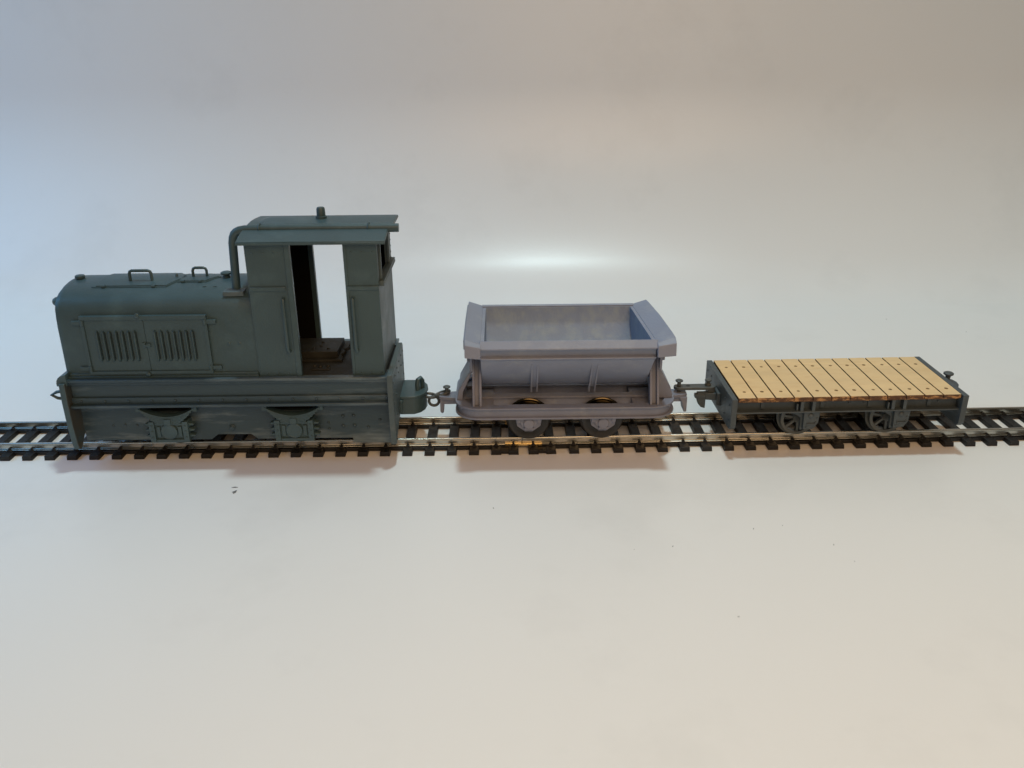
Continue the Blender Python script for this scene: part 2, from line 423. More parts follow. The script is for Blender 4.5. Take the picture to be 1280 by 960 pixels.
for f in (lambda y: y, mir):
    m = MB()
    a, b = sorted((f(-3.2), f(-1.8))); m.box(23.4, 84.6, a, b, 31.05, 31.7)
    a, b = sorted((f(-2.6), f(-1.8))); m.box(24, 84.4, a, b, 31.6, 32.5)
    for k in range(8): m.dome((27+k*7.6, f(-2.55), 32.05), .3, 'y', -1 if f(0) == 0 else 1)
    L(m, 'bonnet_rail', LOCO, bonnet, bev=.12)
# bonnet side doors with louvres
def side_door(x0, x1, f, lx):
    sg = -1 if f(0) == 0 else 1
    m = MB()
    def bx(x0, x1, y0, y1, z0, z1):
        a, b = sorted((f(y0), f(y1))); m.box(x0, x1, a, b, z0, z1)
    bx(x0, x1, -2.5, -1.5, 33.2, 50.8)
    return m
def louvres(lx, f):
    m = MB(); sg = -1 if f(0) == 0 else 1
    for k in range(7):
        x = lx+k*1.97
        pts = []
        for u, d in ((-.50, 0), (-.36, .75), (-.05, 1.05), (.28, .95), (.36, 0)):
            pts.append((x+u, f(-2.5)+sg*d))
        # rounded ends: stack of shortening sections
        zs = [36.7, 36.9, 37.4, 46.3, 46.8, 47.0]; sc = [.15, .6, 1, 1, .6, .15]
        rings = [[m.bm.verts.new((x+(px-x)*max(q, .4), f(-2.5)+(py-f(-2.5))*q, z)) for px, py in pts] for z, q in zip(zs, sc)]
        for a, b in zip(rings[:-1], rings[1:]):
            for i in range(4): m.bm.faces.new((a[i], a[i+1], b[i+1], b[i]))
        m.bm.faces.new(rings[0]); m.bm.faces.new(rings[-1])
        for a, b in zip(rings[:-1], rings[1:]): m.bm.faces.new((a[0], b[0], b[4], a[4]))
    return m
for f in (lambda y: y, mir):
    sg = -1 if f(0) == 0 else 1
    def bx(m, x0, x1, y0, y1, z0, z1):
        a, b = sorted((f(y0), f(y1))); m.box(x0, x1, a, b, z0, z1)
    m = MB()
    bx(m, 30.5, 70.2, -3.05, -1.7, 50.6, 51.9); bx(m, 30.5, 70.2, -3.05, -1.7, 32.3, 33.3)
    bx(m, 30.5, 31.5, -2.9, -1.7, 33.3, 50.6); bx(m, 69.2, 70.2, -2.9, -1.7, 33.3, 50.6)
    if sg < 0:
        for k in range(22): m.box(70.1, 70.1+.25*random.random()+.1, -2.85, -2.0, 34+k*.75, 34.35+k*.75)
    L(m, 'door_frame', LOCO, bonnet, bev=.12)
    for x0, x1, lx in ((31.45, 50.16, 35.2), (50.24, 69.25, 53.4)):
        d = L(side_door(x0, x1, f, lx), 'bonnet_door', LOCO, bev=.1)
        L(louvres(lx, f), 'louvres', LOCO, d, bev=0)
        m = MB()
        for k in range(7): bx(m, lx+k*1.97+.38, lx+k*1.97+.56, -2.53, -2.2, 37.3, 46.5)
        L(m, 'louvre_slot_shade', DARK, d, bev=0)  # thin dark strips standing in for the shade of the louvre openings
        m = MB()
        hx = -1 if x0 < 40 else 1
        ex = 30.9 if hx < 0 else 69.8
        for z in (49.6, 34.2):
            bx(m, min(ex, ex+hx*3.2), max(ex, ex+hx*3.2), -2.7, -1.7, z-.65, z+.65)
            m.cyl((ex-hx*.2, f(-2.75), z-.9), .5, 1.8, 'z', 10)
        L(m, 'hinge', LOCO, d, bev=.08)
    m = MB()
    bx(m, 48.9, 49.9, -3.0, -2.4, 41.2, 42.9); bx(m, 50.3, 51.5, -3.1, -2.4, 41.5, 42.7); bx(m, 49.6, 50.8, -3.3, -2.5, 41.8, 42.3)
    L(m, 'latch', LOCO, bonnet, bev=.08)
    for z, x in ((52.1, 48.9), (32.4, 49.4)):
        m = MB(); m.lathe([(.35, 0), (.35, sg*.8), (.75, sg*.9), (.75, sg*1.3), (.4, sg*1.5)], (x, f(-2.2), z), 'y', 14)
        L(m, 'door_knob', LOCO, bonnet, bev=0)
    m = MB()
    for x in (76.1, 79.4): m.dome((x, f(-1.75), 42), .62, 'y', sg, h=.3, seg=14)
    L(m, 'rivets', LOCO, bonnet, bev=0)
# bonnet top hatches, their edges follow the crown
def top_z(y):
    q = sec[:len(sec)//2+1]; y = y if y <= YC else mir(y)
    for (a, b), (c, d) in zip(q[:-1], q[1:]):
        if a <= y <= c and c > a: return b+(d-b)*(y-a)/(c-a)
    return q[-1][1]
def strip(m, pts, wdt=.28, hgt=.28):
    P = []
    for (x0, y0), (x1, y1) in zip(pts[:-1], pts[1:]):
        n = max(2, int(abs(y1-y0)/1.5)+2)
        for i in range(n): P.append((x0+(x1-x0)*i/(n-1), y0+(y1-y0)*i/(n-1)))
    Q = []
    for p in P:
        if not Q or (abs(p[0]-Q[-1][0])+abs(p[1]-Q[-1][1])) > .01: Q.append(p)
    m.tube([(x, y, top_z(y)+.05) for x, y in Q], hgt, 6, rb=wdt)
def hatch(x0, x1, x2, ylow, name):
    """raised lid lying on the crown, slanted at its rear end"""
    m = MB(); n = 10; rows = []
    for i in range(n+1):
        y = ylow+(mir(ylow)-ylow)*i/n
        k = abs(y-YC)/(YC-ylow)
        xe = x1+(x2-x1)*(1-k)
        z = top_z(y)
        rows.append([m.bm.verts.new(p) for p in ((x0, y, z-.2), (x0+.6, y, z+.42), (xe-.3, y, z+.42), (xe, y, z-.2))])
    for a, b in zip(rows[:-1], rows[1:]):
        for j in range(3): m.bm.faces.new((a[j], a[j+1], b[j+1], b[j]))
        m.bm.faces.new((a[3], a[0], b[0], b[3]))
    m.bm.faces.new(rows[0]); m.bm.faces.new(rows[-1])
    return L(m, name, LOCO, bonnet, bev=0)
hatch(33.0, 56.2, 60.7, 6.3, 'top_hatch')
hatch(58.6, 67.6, 71.0, 9.4, 'filler_hatch')
m = MB()
strip(m, [(32.2, 6.0), (56.0, 6.0), (60.8, 13.6)]); strip(m, [(58.6, 9.1), (67.8, 9.1), (71.2, 13.6)])
for x, y in ((36, 5.9), (52, 5.9), (60.5, 9.0), (66, 9.0)):
    m.cyl((x-.55, y, top_z(y)+.3), .55, 1.1, 'x', 10)
L(m, 'hatch_hinges', LOCO, bonnet, bev=0)
def grab(x0, x1, y, z0, z1, r=.5):
    q = .9
    return MB().tube([(x0, y, z0), (x0, y, z1-q), (x0+q*.3, y, z1-q*.3), (x0+q, y, z1), (x1-q, y, z1), (x1-q*.3, y, z1-q*.3), (x1, y, z1-q), (x1, y, z0)], r, 10)
L(grab(43.2, 50.2, 10, 58.6, 63.0), 'lid_handle', LOCO, bonnet, bev=0)
L(grab(62.4, 66.9, 13.6, 59.3, 62.8, .45), 'lid_handle', LOCO, bonnet, bev=0)
for x, y, z, r in ((25.4, 13.6, 59.2, 1.5),):
    L(MB().lathe([(1.0, 0), (1.0, .5), (r, .55), (r+.1, 1.0), (r, 1.45), (r*.8, 1.6)], (x, y, z), 'z', 20), 'filler_cap', LOCO, bonnet, bev=0)
L(MB().lathe([(1.2, 0), (1.2, .9), (.9, 1.0), (.9, 1.3), (1.75, 1.5), (1.8, 2.0), (1.2, 2.3)], (73.2, 13.6, 59.2), 'z', 20), 'filler_cap', LOCO, bonnet, bev=0)
L(MB().lathe([(.55, 0), (.45, 1.3), (.2, 1.7)], (57.0, 13.6, 59.3), 'z', 12), 'vent_stub', LOCO, bonnet, bev=0)
m = MB()
for x in (68.2, 71.6): m.box(x-.5, x+.5, 5.6, 6.2, top_z(5.9)-.1, top_z(5.9)+.18)
L(m, 'bonnet_studs', LOCO, bonnet, bev=0)
L(MB().lathe([(1.3, 0), (1.5, -.5), (1.45, -1.2), (1.0, -1.9), (.4, -2.1)], (22.9, 2.6, 55.2), 'x', 18), 'headlight', LOCO, bonnet, bev=0)

# exhaust
m = MB().prism([(75.4, .4), (82.0, .4), (82.0, 5.6), (75.4, 5.6)], 'z', 56.9, 58.4)
base = L(m, 'exhaust_flange', LOCOF, bev=.15)
R0 = 3.0
path = [(78.7, 4.6, 57.5), (79.0, 4.7, 64), (79.4, 4.8, 73.0)]
for a in (15, 35, 55, 75): path.append((79.6+R0*(1-math.cos(R(a))), 4.9, 73.9+R0*math.sin(R(a))))
path += [(83.5, 4.95, 77.1), (90, 5, 77.25), (110, 5, 77.2), (131.4, 5, 77.2)]
ex = L(MB().tube(path, 1.34, 16), 'exhaust_pipe', LOCO, bev=0)
for x in (88.2, 122.0):
    m = MB()
    m.tube([(x, 5+1.45*math.cos(R(t)), 77.2+1.45*math.sin(R(t))) for t in range(-80, 260, 20)], .28, 6, rb=.5)
    m.box(x-.6, x+.6, 2.6, 4.4, 75.6, 76.6)
    L(m, 'pipe_clamp', LOCO, ex, bev=.06)

# cab
def cabwall(x0, x1, f, name):
    a, b = sorted((f(-3.0), f(-2.1)))
    m = MB().box(x0, x1, a, b, 31.1, 75.0)
    return m
for f in (lambda y: y, mir):
    sg = -1 if f(0) == 0 else 1
    def bx(m, x0, x1, y0, y1, z0, z1):
        a, b = sorted((f(y0), f(y1))); m.box(x0, x1, a, b, z0, z1)
    for x0, x1, px in ((85.3, 98.4, 96.2), (115.3, 125.2, 117.0)):
        m = cabwall(x0, x1, f, 'x')
        bx(m, x0, (x1-2 if x0 < 90 else x1), -3.5, -2.9, 59.6, 60.9)
        for k in range(4 if x0 < 90 else 3): m.dome((x0+2.2+k*3.4, f(-2.95), 32.0), .32, 'y', sg)
        for k in range(4 if x0 < 90 else 3): m.dome((x0+2+k*3.2, f(-2.95), 71.6), .26, 'y', sg)
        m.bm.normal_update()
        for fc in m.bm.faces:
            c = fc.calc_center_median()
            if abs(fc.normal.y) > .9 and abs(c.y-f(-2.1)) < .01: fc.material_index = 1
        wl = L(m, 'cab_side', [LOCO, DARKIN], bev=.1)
        m = MB()
        if x0 < 90: bx(m, 97.0, 98.7, -3.5, -1.6, 31.1, 74.9)
        else: bx(m, 114.9, 115.9, -3.2, -1.6, 31.1, 74.9)
        L(m, 'door_post', LOCO, wl, bev=.15)
        m = MB(); hx = 95.3 if x0 < 90 else 116.9
        m.tube([(hx, f(-3), 57), (hx, f(-4.1), 56.8), (hx, f(-4.4), 56), (hx, f(-4.4), 40.8), (hx+.1, f(-4.2), 40), (hx+.2, f(-3), 39.7)], .55, 10)
        L(m, 'grab_rail', LOCO, wl, bev=0)
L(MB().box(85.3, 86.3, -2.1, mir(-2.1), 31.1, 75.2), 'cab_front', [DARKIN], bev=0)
m = MB().box(84.9, 85.3, -2.9, mir(-2.9), 31.1, 75.0)
L(m, 'cab_bulkhead', LOCO, bev=0)
m = MB()
m.box(124.2, 125.2, -2.1, mir(-2.1), 31.1, 61.6)
m.box(124.2, 125.2, -2.1, .2, 61.6, 75.5); m.box(124.2, 125.2, 21.5, mir(-2.1), 61.6, 75.5)
m.box(124.2, 125.2, .2, 21.5, 73.4, 75.5)
rear = L(m, 'cab_rear', LOCOF, bev=.1)
m = MB().box(125.2, 126.7, -1.4, mir(-1.4), 60.3, 61.9)
m.box(125.2, 125.9, .2, 1.2, 61.9, 74.6); m.box(125.2, 125.9, 20.4, 21.5, 61.9, 74.6)
for k in range(14): m.dome((126.6, 0+k*2.1, 61.1), .3, 'x', 1); 
for k in range(6): m.dome((125.8, 24, 63+k*2), .34, 'x', 1)
L(m, 'window_frame', LOCOF, rear, bev=.1)
L(MB().box(86.3, 124.2, -2.4, mir(-2.4), 30.6, 31.2), 'cab_floor', INSIDE, bev=0)
m = MB().box(92, 107.6, 11.5, 25.5, 31.2, 33.9).box(90, 109.4, 9.0, 26.5, 31.2, 31.9)
m.tube([(108.6, 13, 32.0), (110.2, 13, 33.2), (109.9, 13, 34.2), (111.6, 13, 34.5)], .45, 8)
for x, y in ((101, 5.0), (103, 4.4), (105.5, 4.8)): m.dome((x, y, 31.2), .7, 'z', 1)
m.box(100.5, 106.5, 1.4, 2.6, 31.2, 31.5)
for x, y in ((99, 15), (101.2, 17), (104, 14.5), (101, 21)): m.dome((x, y, 33.9), .6, 'z', 1, h=.4)
L(m, 'engine_cover', INSIDE, bev=.15)

# roof
rt = [(-5.2, 74.8), (-5.2, 75.5), (1.5, 77.0), (3.2, 77.15), (9, 77.7), (13.6, 77.9)]
rb = [(13.6, 77.0), (9, 76.8), (3.2, 76.2), (1.5, 76.0)]
rt = rt+[(mir(a), b) for a, b in rt[-2::-1]]
rbm = [(mir(a), b) for a, b in rb[::-1]][:-1]+rb
m = MB().prism(rt+[(y, z) for y, z in rbm], 'x', 83.2, 128.2)
roof = L(m, 'cab_roof', LOCO, bev=.12)
m = MB()
m.box(83.2, 128.2, -5.5, -5.0, 74.5, 75.2)
L(m, 'roof_gutter', LOCO, roof, bev=.1)
# raised centre panel of the roof
m = MB(); cp = [(6.5, 77.2), (7.5, 78.2), (13.6, 78.7), (19.7, 78.2), (20.7, 77.2)]
loft(m, [[(y, 77.2) for y, z in cp], cp, cp, cp], [84.6, 88.5, 100, 129.6])
L(m, 'roof_panel', LOCO, roof, bev=.1)
m = MB().lathe([(1.75, 0), (1.75, .9), (1.4, 1.0), (1.35, 3.2), (1.1, 3.7), (.6, 3.8)], (105.9, 13.6, 78.4), 'z', 20)
L(m, 'roof_horn', LOCO, roof, bev=0)

# ------------------------------------------------------------------ tipper wagon
TR = (184, 14.0, 4.3)
tip = thing('tipper_wagon', 'lilac-grey model V-shaped tipper wagon between the locomotive and the flat wagon', 'model wagon', TR)
def T(mb, name, m=None, parent=None, **k): return mb.build(name, m or CHASS, parent or tip, TR, **k)
TC = 14.0
def rrect(d):
    x0, x1, y0, y1, r = 147+d, 221-d, -2+d, 30-d, 8.5-d
    p = []
    for cx, cy, a in ((x1-r, y1-r, 0), (x0+r, y1-r, 90), (x0+r, y0+r, 180), (x1-r, y0+r, 270)):
        p += arc(cx, cy, r, a, a+90, 8)
    return p
m = MB()
m.ringprism(rrect(0), rrect(3.4), 'z', 17.5, 18.2)
m.ringprism(rrect(.9), rrect(2.2), 'z', 14.4, 17.55)
m.ringprism(rrect(0), rrect(2.2), 'z', 14.0, 14.7)
chassis = T(m, 'chassis_frame', CHASS, bev=.14)
def mt(y): return 2*TC-y
m = MB()
for f in (lambda y: y, mt):
    a, b = sorted((f(5.6+2.6), f(7.0+2.6))); m.box(149.5, 218.5, a, b, 14.2, 17.6)
    a, b = sorted((f(5.0+2.6), f(8.2+2.6))); m.box(149.5, 218.5, a, b, 17.55, 18.25)
    a, b = sorted((f(1.2), f(3.2))); m.box(154, 164, a, b, 16.2, 17.2); m.box(178.5, 189.5, a, b, 16.2, 17.2); m.box(203.5, 214, a, b, 16.2, 17.2)
for x in (152, 158.5, 207.5, 214.5): m.box(x-.7, x+.7, 1, 27, 14.6, 17.4)
for xa, xb in ((149, 160), (208, 219)):
    m.box(xa, xb, 1.1, 26.9, 16.9, 17.45)
T(m, 'cross_members', CHASS, chassis, bev=.12)
# axle boxes below the frame
for f in (lambda y: y, mt):
    sg = -1 if f(0) == 0 else 1
    for xc in (171.7, 196.6):
        m = MB(); a, b = sorted((f(.4), f(3.4)))
        m.prism([(xc-5.4, 14.3), (xc+5.4, 14.3), (xc+4.4, 13.0), (xc+3.9, 10.6), (xc+1.2, 8.6), (xc-1.2, 8.6), (xc-3.9, 10.6), (xc-4.4, 13.0)], 'y', a, b)
        a, b = sorted((f(-.6), f(.5)))
        m.prism([(xc-3.9, 14.2), (xc+3.9, 14.2), (xc+2.2, 10.7), (xc-2.2, 10.7)], 'y', a, b)
        m.lathe([(1.9, 0), (1.9, sg*.7), (1.6, sg*1.0)], (xc, f(-.2), 11.9), 'y', 18)
        for s in (-1, 1):
            a, b = sorted((f(-1.1), f(1))); m.box(xc+s*3.4-.6, xc+s*3.4+.6, a, b, 12.4, 14.6)
        m.box(xc-1.6, xc+1.6, min(f(-.9), f(1)), max(f(-.9), f(1)), 9.7, 10.4)
        T(m, 'axle_box', CHASS, bev=.12)
def shiny_wheelset(xc, zc, r, mid):
    for sgn in (-1, 1):
        m = wheel_mesh(r, 0, 1.0, 1.9)
        for v in m.bm.verts:
            y = v.co.y; v.co = Vector((xc+v.co.x, mid+sgn*(10.1-y), zc+v.co.z))
        m.bm.normal_update()
        for fc in m.bm.faces:
            c = fc.calc_center_median(); fc.material_index = 0 if math.hypot(c.x-xc, c.z-zc) > r*.98 and c.z > zc+1 else 1  # metal on the upper rim only: the highlight is placed by material
        T(m, 'wheel', [STEELW, DARKW], bev=0)
    T(MB().cyl((xc, mid-9, zc), .9, 18, 'y'), 'axle', DARK)
for xc in (171.7, 196.6): shiny_wheelset(xc, 10.9, 6.6, TC-.25)
# end supports: raked legs and gusset
def end_support(s):
    ex = 184+s*29.4          # plane of the legs
    m = MB()
    for f in (lambda y: y, mt):
        y0, y1 = -.6, 6.6
        for dx in (-1.55, .75):
            pts = [(f(y0), 18.2), (f(y0+3.4), 18.2), (f(y1+3.2), 40), (f(y1), 40)]
            m.prism(pts, 'x', ex+dx, ex+dx+.8)
        pts = [(f(y0+1.6), 18.2), (f(y0+3.2), 18.2), (f(y1+3.0), 40), (f(y1+1.4), 40)]
        m.prism(pts, 'x', ex-1.0, ex+1.0)
    m.box(ex-1.5, ex+1.5, 6.3, mt(6.3), 37.0, 39.2)
    m.box(ex-.8, ex+.8, 4.5, mt(4.5), 24.0, 25.6)
    o = T(m, 'tub_support', CHASS, bev=.14)
    m = MB()
    xo = 184+s*36.4
    for y in (5.4, 20.8):
        pts = [(xo, 18.2), (xo-s*.4, 20.5), (ex+s*1.3, 31.0), (ex+s*1.3, 18.2)]
        if s < 0:
            pts = [(xo, 18.2), (xo+.6, 21.5), (ex-1.3, 30.5), (ex-1.3, 28.8), (xo+2.2, 21.2), (xo+1.9, 18.2)]
        m.prism(pts, 'y', y, y+1.2)
    m.prism([(xo, 18.2), (xo-s*.6, 21.5), (ex+s*1.3, 30.5), (ex+s*1.3, 29.4), (xo-s*1.2, 21.2), (xo-s*.8, 18.2)], 'y', 6.6, 20.8)
    T(m, 'gusset', CHASS, o, bev=.12)
    m = MB()
    for y in (3.4, 24.6):
        m.cyl((ex+(1.5 if s > 0 else -1.5), y, 33.5), .85, s*1.6, 'x', 6)
    m.box(min(ex+s*1.4, ex+s*2.2), max(ex+s*1.4, ex+s*2.2), 1.9, 5.2, 30, 37.2)
    T(m, 'pivot_bolt', CHASS, o, bev=.08)
end_support(-1); end_support(1)
def shear(mb):
    for v in mb.bm.verts:
        if v.co.x > 184: v.co.x -= (v.co.x-184)/28*(v.co.y+6)*.068
    return mb
# the tub: V section lofted along x with thickness
def tubsec(d=0):
    h = [(-5.3+d, 42.2), (-4.4+d*1.0, 37.2), (-3.7+d, 35.4), (6.9+d*.7, 23.6+d*.7), (9.3+d*.4, 22.0+d), (14, 21.4+d)]
    return h+[(mt(a), b) for a, b in h[-2::-1]]
out, inn = tubsec(0), tubsec(1.15)
m = MB()
x0, x1 = 156.2, 212.2
n = len(out)
A = [[m.bm.verts.new((x, y, z)) for y, z in q] for q, x in ((out, x0), (out, x1), (inn, x0+1.2), (inn, x1-1.2))]
for i in range(n-1):
    m.bm.faces.new((A[0][i], A[0][i+1], A[1][i+1], A[1][i]))
    m.bm.faces.new((A[2][i], A[2][i+1], A[3][i+1], A[3][i])).material_index = 1
m.bm.faces.new(A[0]); m.bm.faces.new(A[1])
m.bm.faces.new(A[2]).material_index = 1; m.bm.faces.new(A[3]).material_index = 1
for i, j, k, l in ((0, 1, 3, 2),):
    m.bm.faces.new((A[0][0], A[1][0], A[3][0], A[2][0])); m.bm.faces.new((A[0][-1], A[1][-1], A[3][-1], A[2][-1]))
m.bm.faces.new((A[0][0], A[2][0], A[2][-1], A[0][-1])); m.bm.faces.new((A[1][0], A[3][0], A[3][-1], A[1][-1]))
tub = T(shear(m), 'tub', [TUB, TUBIN], bev=.1)
# long lips on both sides and strips under them shaped to shade the crease
for f in (lambda y: y, mt):
    m = MB()
    pts = [(f(-4.2), 42.6), (f(-5.2), 43.0), (f(-7.3), 40.9), (f(-7.1), 40.4), (f(-4.6), 41.2)]
    m.prism(pts, 'x', 156.0, 212.4)
    T(shear(m), 'side_lip', TUB, tub, bev=.15)
    m = MB().prism([(f(-4.1), 37.5), (f(-5.7), 37.2), (f(-5.7), 36.8), (f(-3.9), 35.7)], 'x', x0, x1)
    T(shear(m), 'crease_shade_strip', TUB, tub, bev=.08)
    for xb in (173.7, 193.3):
        m = MB()
        for dx in (-1.25, .65):
            m.prism([(f(-1.2), 34.0), (f(-2.2), 33.6), (f(7.0), 21.5), (f(7.6), 19.8), (f(9.0), 20.4), (f(7.6), 23.2)], 'x', xb+dx, xb+dx+.6)
        m.prism([(f(-.7), 33.4), (f(-1.5), 33.0), (f(7.4), 21.8), (f(9.0), 22.6)], 'x', xb-1.1, xb+1.1)
        T(m, 'rocker_strap', TUB, tub, bev=.08)
# flared end collars
for s in (-1, 1):
    xi, xo = (156.3, 151.3) if s < 0 else (212.1, 217.8)
    m = MB()
    # slanted collar: rises outwards
    ys = [(-6.2, 0), (-2.5, .6), (14, 1.5), (30.5, .6), (mt(-6.2), 0)]
    rows = []
    for y, b in ys:
        zi, zo = 42.3+.05*b, 44.0+.5*b
        rows.append([m.bm.verts.new(p) for p in ((xi, y, zi), (xo, y, zo), (xo+s*.1, y, zo-.9), (xi, y, zi-1.0))])
    for a, b in zip(rows[:-1], rows[1:]):
        for j in range(4): m.bm.faces.new((a[j], a[(j+1) % 4], b[(j+1) % 4], b[j]))
    m.bm.faces.new(rows[0]); m.bm.faces.new(rows[-1])
    for f in (lambda y: y, mt):
        # folded end faces
        q = [(f(-6.2), 42.3), (f(-7.9), 41.6), (f(-8.1), 37.9), (f(-7.2), 37.7), (f(-5.0), 41.0)]
        q2 = [(f(-6.2), 44.0), (f(-7.9), 42.6), (f(-8.1), 38.4), (f(-7.2), 38.2), (f(-5.0), 42.6)]
        va = [m.bm.verts.new((xi, y, z)) for y, z in q]; vb = [m.bm.verts.new((xo, y, z)) for y, z in q2]
        m.bm.faces.new(va); m.bm.faces.new(vb)
        for i in range(5): m.bm.faces.new((va[i], va[(i+1) % 5], vb[(i+1) % 5], vb[i]))
    # skirt hanging from the outer edge
    m.prism([(-4.8, 43.2), (-4.8, 40.2), (-1, 38.6), (29, 38.6), (32.8, 40.2), (32.8, 43.2), (14, 44.0)], 'x', xo-s*.25, xo+s*.45)
    T(shear(m), 'end_collar', TUB, tub, bev=.14)
# couplers of the tipper
for s in (-1, 1):
    e = 184+s*36.8
    m = MB()
    m.prism([(e-s*2, 11.6), (e+s*4.4, 12.6), (e+s*6.2, 13.4), (e+s*6.2, 16.6), (e+s*4.4, 17.4), (e-s*2, 18.4)], 'z', 15.1, 16.2)
    m.box(min(e-s*1, e+s*5.0), max(e-s*1, e+s*5.0), 13.4, 14.6, 13.2, 15.2)
    m.prism([(e+s*3.4, 15.2), (e+s*6.2, 15.2), (e+s*6.2, 9.8), (e+s*5.3, 9.6), (e+s*4.7, 12.6)], 'y', 12.4, 17.6) if s > 0 else m.prism([(e+s*4.2, 15.2), (e+s*6.0, 15.2), (e+s*6.0, 10.2), (e+s*5.4, 9.6), (e+s*4.8, 10.0), (e+s*4.6, 13)], 'y', 13.6, 16.6)
    T(m, 'coupler', CHASS, bev=.15)
# ------------------------------------------------------------------ flat wagon (built square, turned with the kinked track)
FR = (277.35, 15.55, 4.3)
flat = thing('flat_wagon', 'slate-grey model flat wagon with a pale wooden plank deck', 'model wagon', FR, rz=KINK+.003)
def F(mb, name, m=None, parent=None, **k): return mb.build(name, m or WAG, parent or flat, FR, **k)
cx, cy = FR[0], FR[1]
def mf(y): return 2*cy-y
n = 12; xl, xr = cx-37.2, cx+37.2; pw = (xr-xl)/n
for k in range(n):
    a, b = xl+k*pw+.23, xl+(k+1)*pw-.23
    m = MB(); m.box(a, b, cy-17.4, cy+17.4, 19.75, 21.1)
    m.bm.faces.ensure_lookup_table()
    for fc in m.bm.faces:
        if abs(fc.normal.z) < .5 or True:
            pass
    m.bm.normal_update()
    for fc in m.bm.faces:
        fc.material_index = 0 if abs(fc.calc_center_median().z-21.1) < .01 else 1
    p = F(m, 'plank', [WOOD, BURNT], bev=.05)
    for yy in (cy-12.2, cy+10.2):
        nx = (a+b)/2+.1+random.uniform(-.25, .25); q = random.uniform(.5, .66)
        F(MB().lathe([(q, 0), (q, .03)], (nx, yy, 21.09), 'z', 14), 'nail_mark', NAIL, p, bev=0)
F(MB().box(xl+.4, xr-.4, cy-16.9, cy+16.9, 19.2, 20.55), 'deck_board', BURNT)
for f in (lambda y: y, mf):
    sg = -1 if f(0) == 0 else 1
    m = MB()
    def bx(x0, x1, y0, y1, z0, z1):
        a, b = sorted((f(y0), f(y1))); m.box(x0, x1, a, b, z0, z1)
    bx(cx-37.4, cx+37.4, 1.0, 2.2, 15.4, 19.2)
    bx(cx-37.4, cx+37.4, -1.5, 1.6, 15.2, 15.75)
    bx(cx-37.4, cx+37.4, -.3, 1.6, 18.9, 19.2)
    for q in (-28, 1, 6, 31): m.dome((cx+q, f(1.05), 17.6), .35, 'y', sg)
    F(m, 'side_beam', WAG, bev=.1)
    for xc in (cx-13.3, cx+17.2):
        m = MB()
        bx(xc-2.6, xc-1.5, -1.3, .6, 15.6, 19.2); bx(xc+1.3, xc+2.4, -1.3, .6, 15.6, 19.2); bx(xc-3.8, xc-3.2, -.9, .6, 15.6, 18.2)
        wc = xc-.5
        pts = [(wc-6.3, 15.4)]+[(wc-6.2, 14.6), (wc-2.6, 13.6), (wc-.8, 12.4)]+[(wc+4.5*math.cos(R(t)), 12.2+4.3*math.sin(R(t))) for t in (-100, -80, -60, -40, -20, 0, 18)]+[(wc+5.2, 14.6), (wc+6.2, 15.4)]
        a, b = sorted((f(.9), f(2.2))); m.prism(pts, 'y', a, b)
        pts = [(xc-.8, 15.0), (xc+4.6, 15.0), (xc+4.3, 11), (xc+3.0, 8.9), (xc-.6, 8.6)]
        a, b = sorted((f(-.4), f(1.0))); m.prism(pts, 'y', a, b)
        bx(xc+.4, xc+3.4, -.8, .5, 10.4, 10.9)
        m.dome((xc+1.6, f(-.35), 13.6), 1.0, 'y', sg, h=.6, seg=14)
        for qx, qz in ((3.7, 12.7), (3.4, 11.2), (.3, 9.6)): m.dome((xc+qx, f(-.35), qz), .35, 'y', sg)
        F(m, 'axle_box', WAG, bev=.1)
for xc in (cx-13.9, cx+16.7): 
    for sgn in (-1, 1):
        m = wheel_mesh(6.0, 7, .8, 1.7)
        for v in m.bm.verts:
            y = v.co.y; v.co = Vector((xc+v.co.x, cy-.4+sgn*(10.3-y), 10.3+v.co.z))
        F(m, 'wheel', WHL, bev=.06)
    F(MB().cyl((xc, cy-9, 10.4), .9, 18, 'y'), 'axle', DARK)
m = MB()
for x in (cx-28, cx-8, cx+8, cx+28): m.box(x-.7, x+.7, cy-15, cy+15, 16, 19.2)
m.box(cx-36, cx+36, cy-3, cy-2, 15.6, 19.2); m.box(cx-36, cx+36, cy+2, cy+3, 15.6, 19.2)
F(m, 'underframe', WAG, bev=.08)
for s in (-1, 1):
    a, b = sorted((cx+s*37.4, cx+s*39.3))
    m = MB().prism([(cy-18.2, 20.9), (cy-18.2, 11.0), (cy-16.9, 9.6), (cy+16.9, 9.6), (cy+18.2, 11.0), (cy+18.2, 20.9)], 'x', a, b)
    for y in (-15.5, -10, 10, 15.5): 
        for z in (18, 12.6): m.dome((cx+s*39.3, cy+y, z), .42, 'x', s, h=.3)
    hs = F(m, 'end_beam', WAG, bev=.2)
    m = MB()
    e = cx+s*39.2
    m.box(min(e, e+s*1.2), max(e, e+s*1.2), cy-3.6, cy+3.6, 12.4, 17.0)
    m.prism([(e+s*1.0, cy-1.7), (e+s*4.6, cy-1.1), (e+s*4.6, cy+1.1), (e+s*1.0, cy+1.7)], 'z', 13.6, 16.2)
    if s < 0: # drooping hook plate
        m.prism([(e-4.4, 16.2), (e-7.4, 16.2), (e-7.5, 13.6), (e-6.9, 11.9), (e-5.9, 10.7), (e-4.4, 10.2)], 'y', cy-.8, cy+.8)
        m.prism([(e-4.0, 14.2), (e-8.2, 14.2), (e-8.2, 15.6), (e-4.0, 15.6)], 'y', cy-1.0, cy+1.0)
    else:
        m.prism([(e, cy-5), (e+3.6, cy-4.2), (e+5.0, cy-2.4), (e+5.5, cy), (e+5.0, cy+2.4), (e+3.6, cy+4), (e, cy+5)], 'z', 13.0, 18.2)
    F(m, 'buffer', WAG, hs, bev=.2)
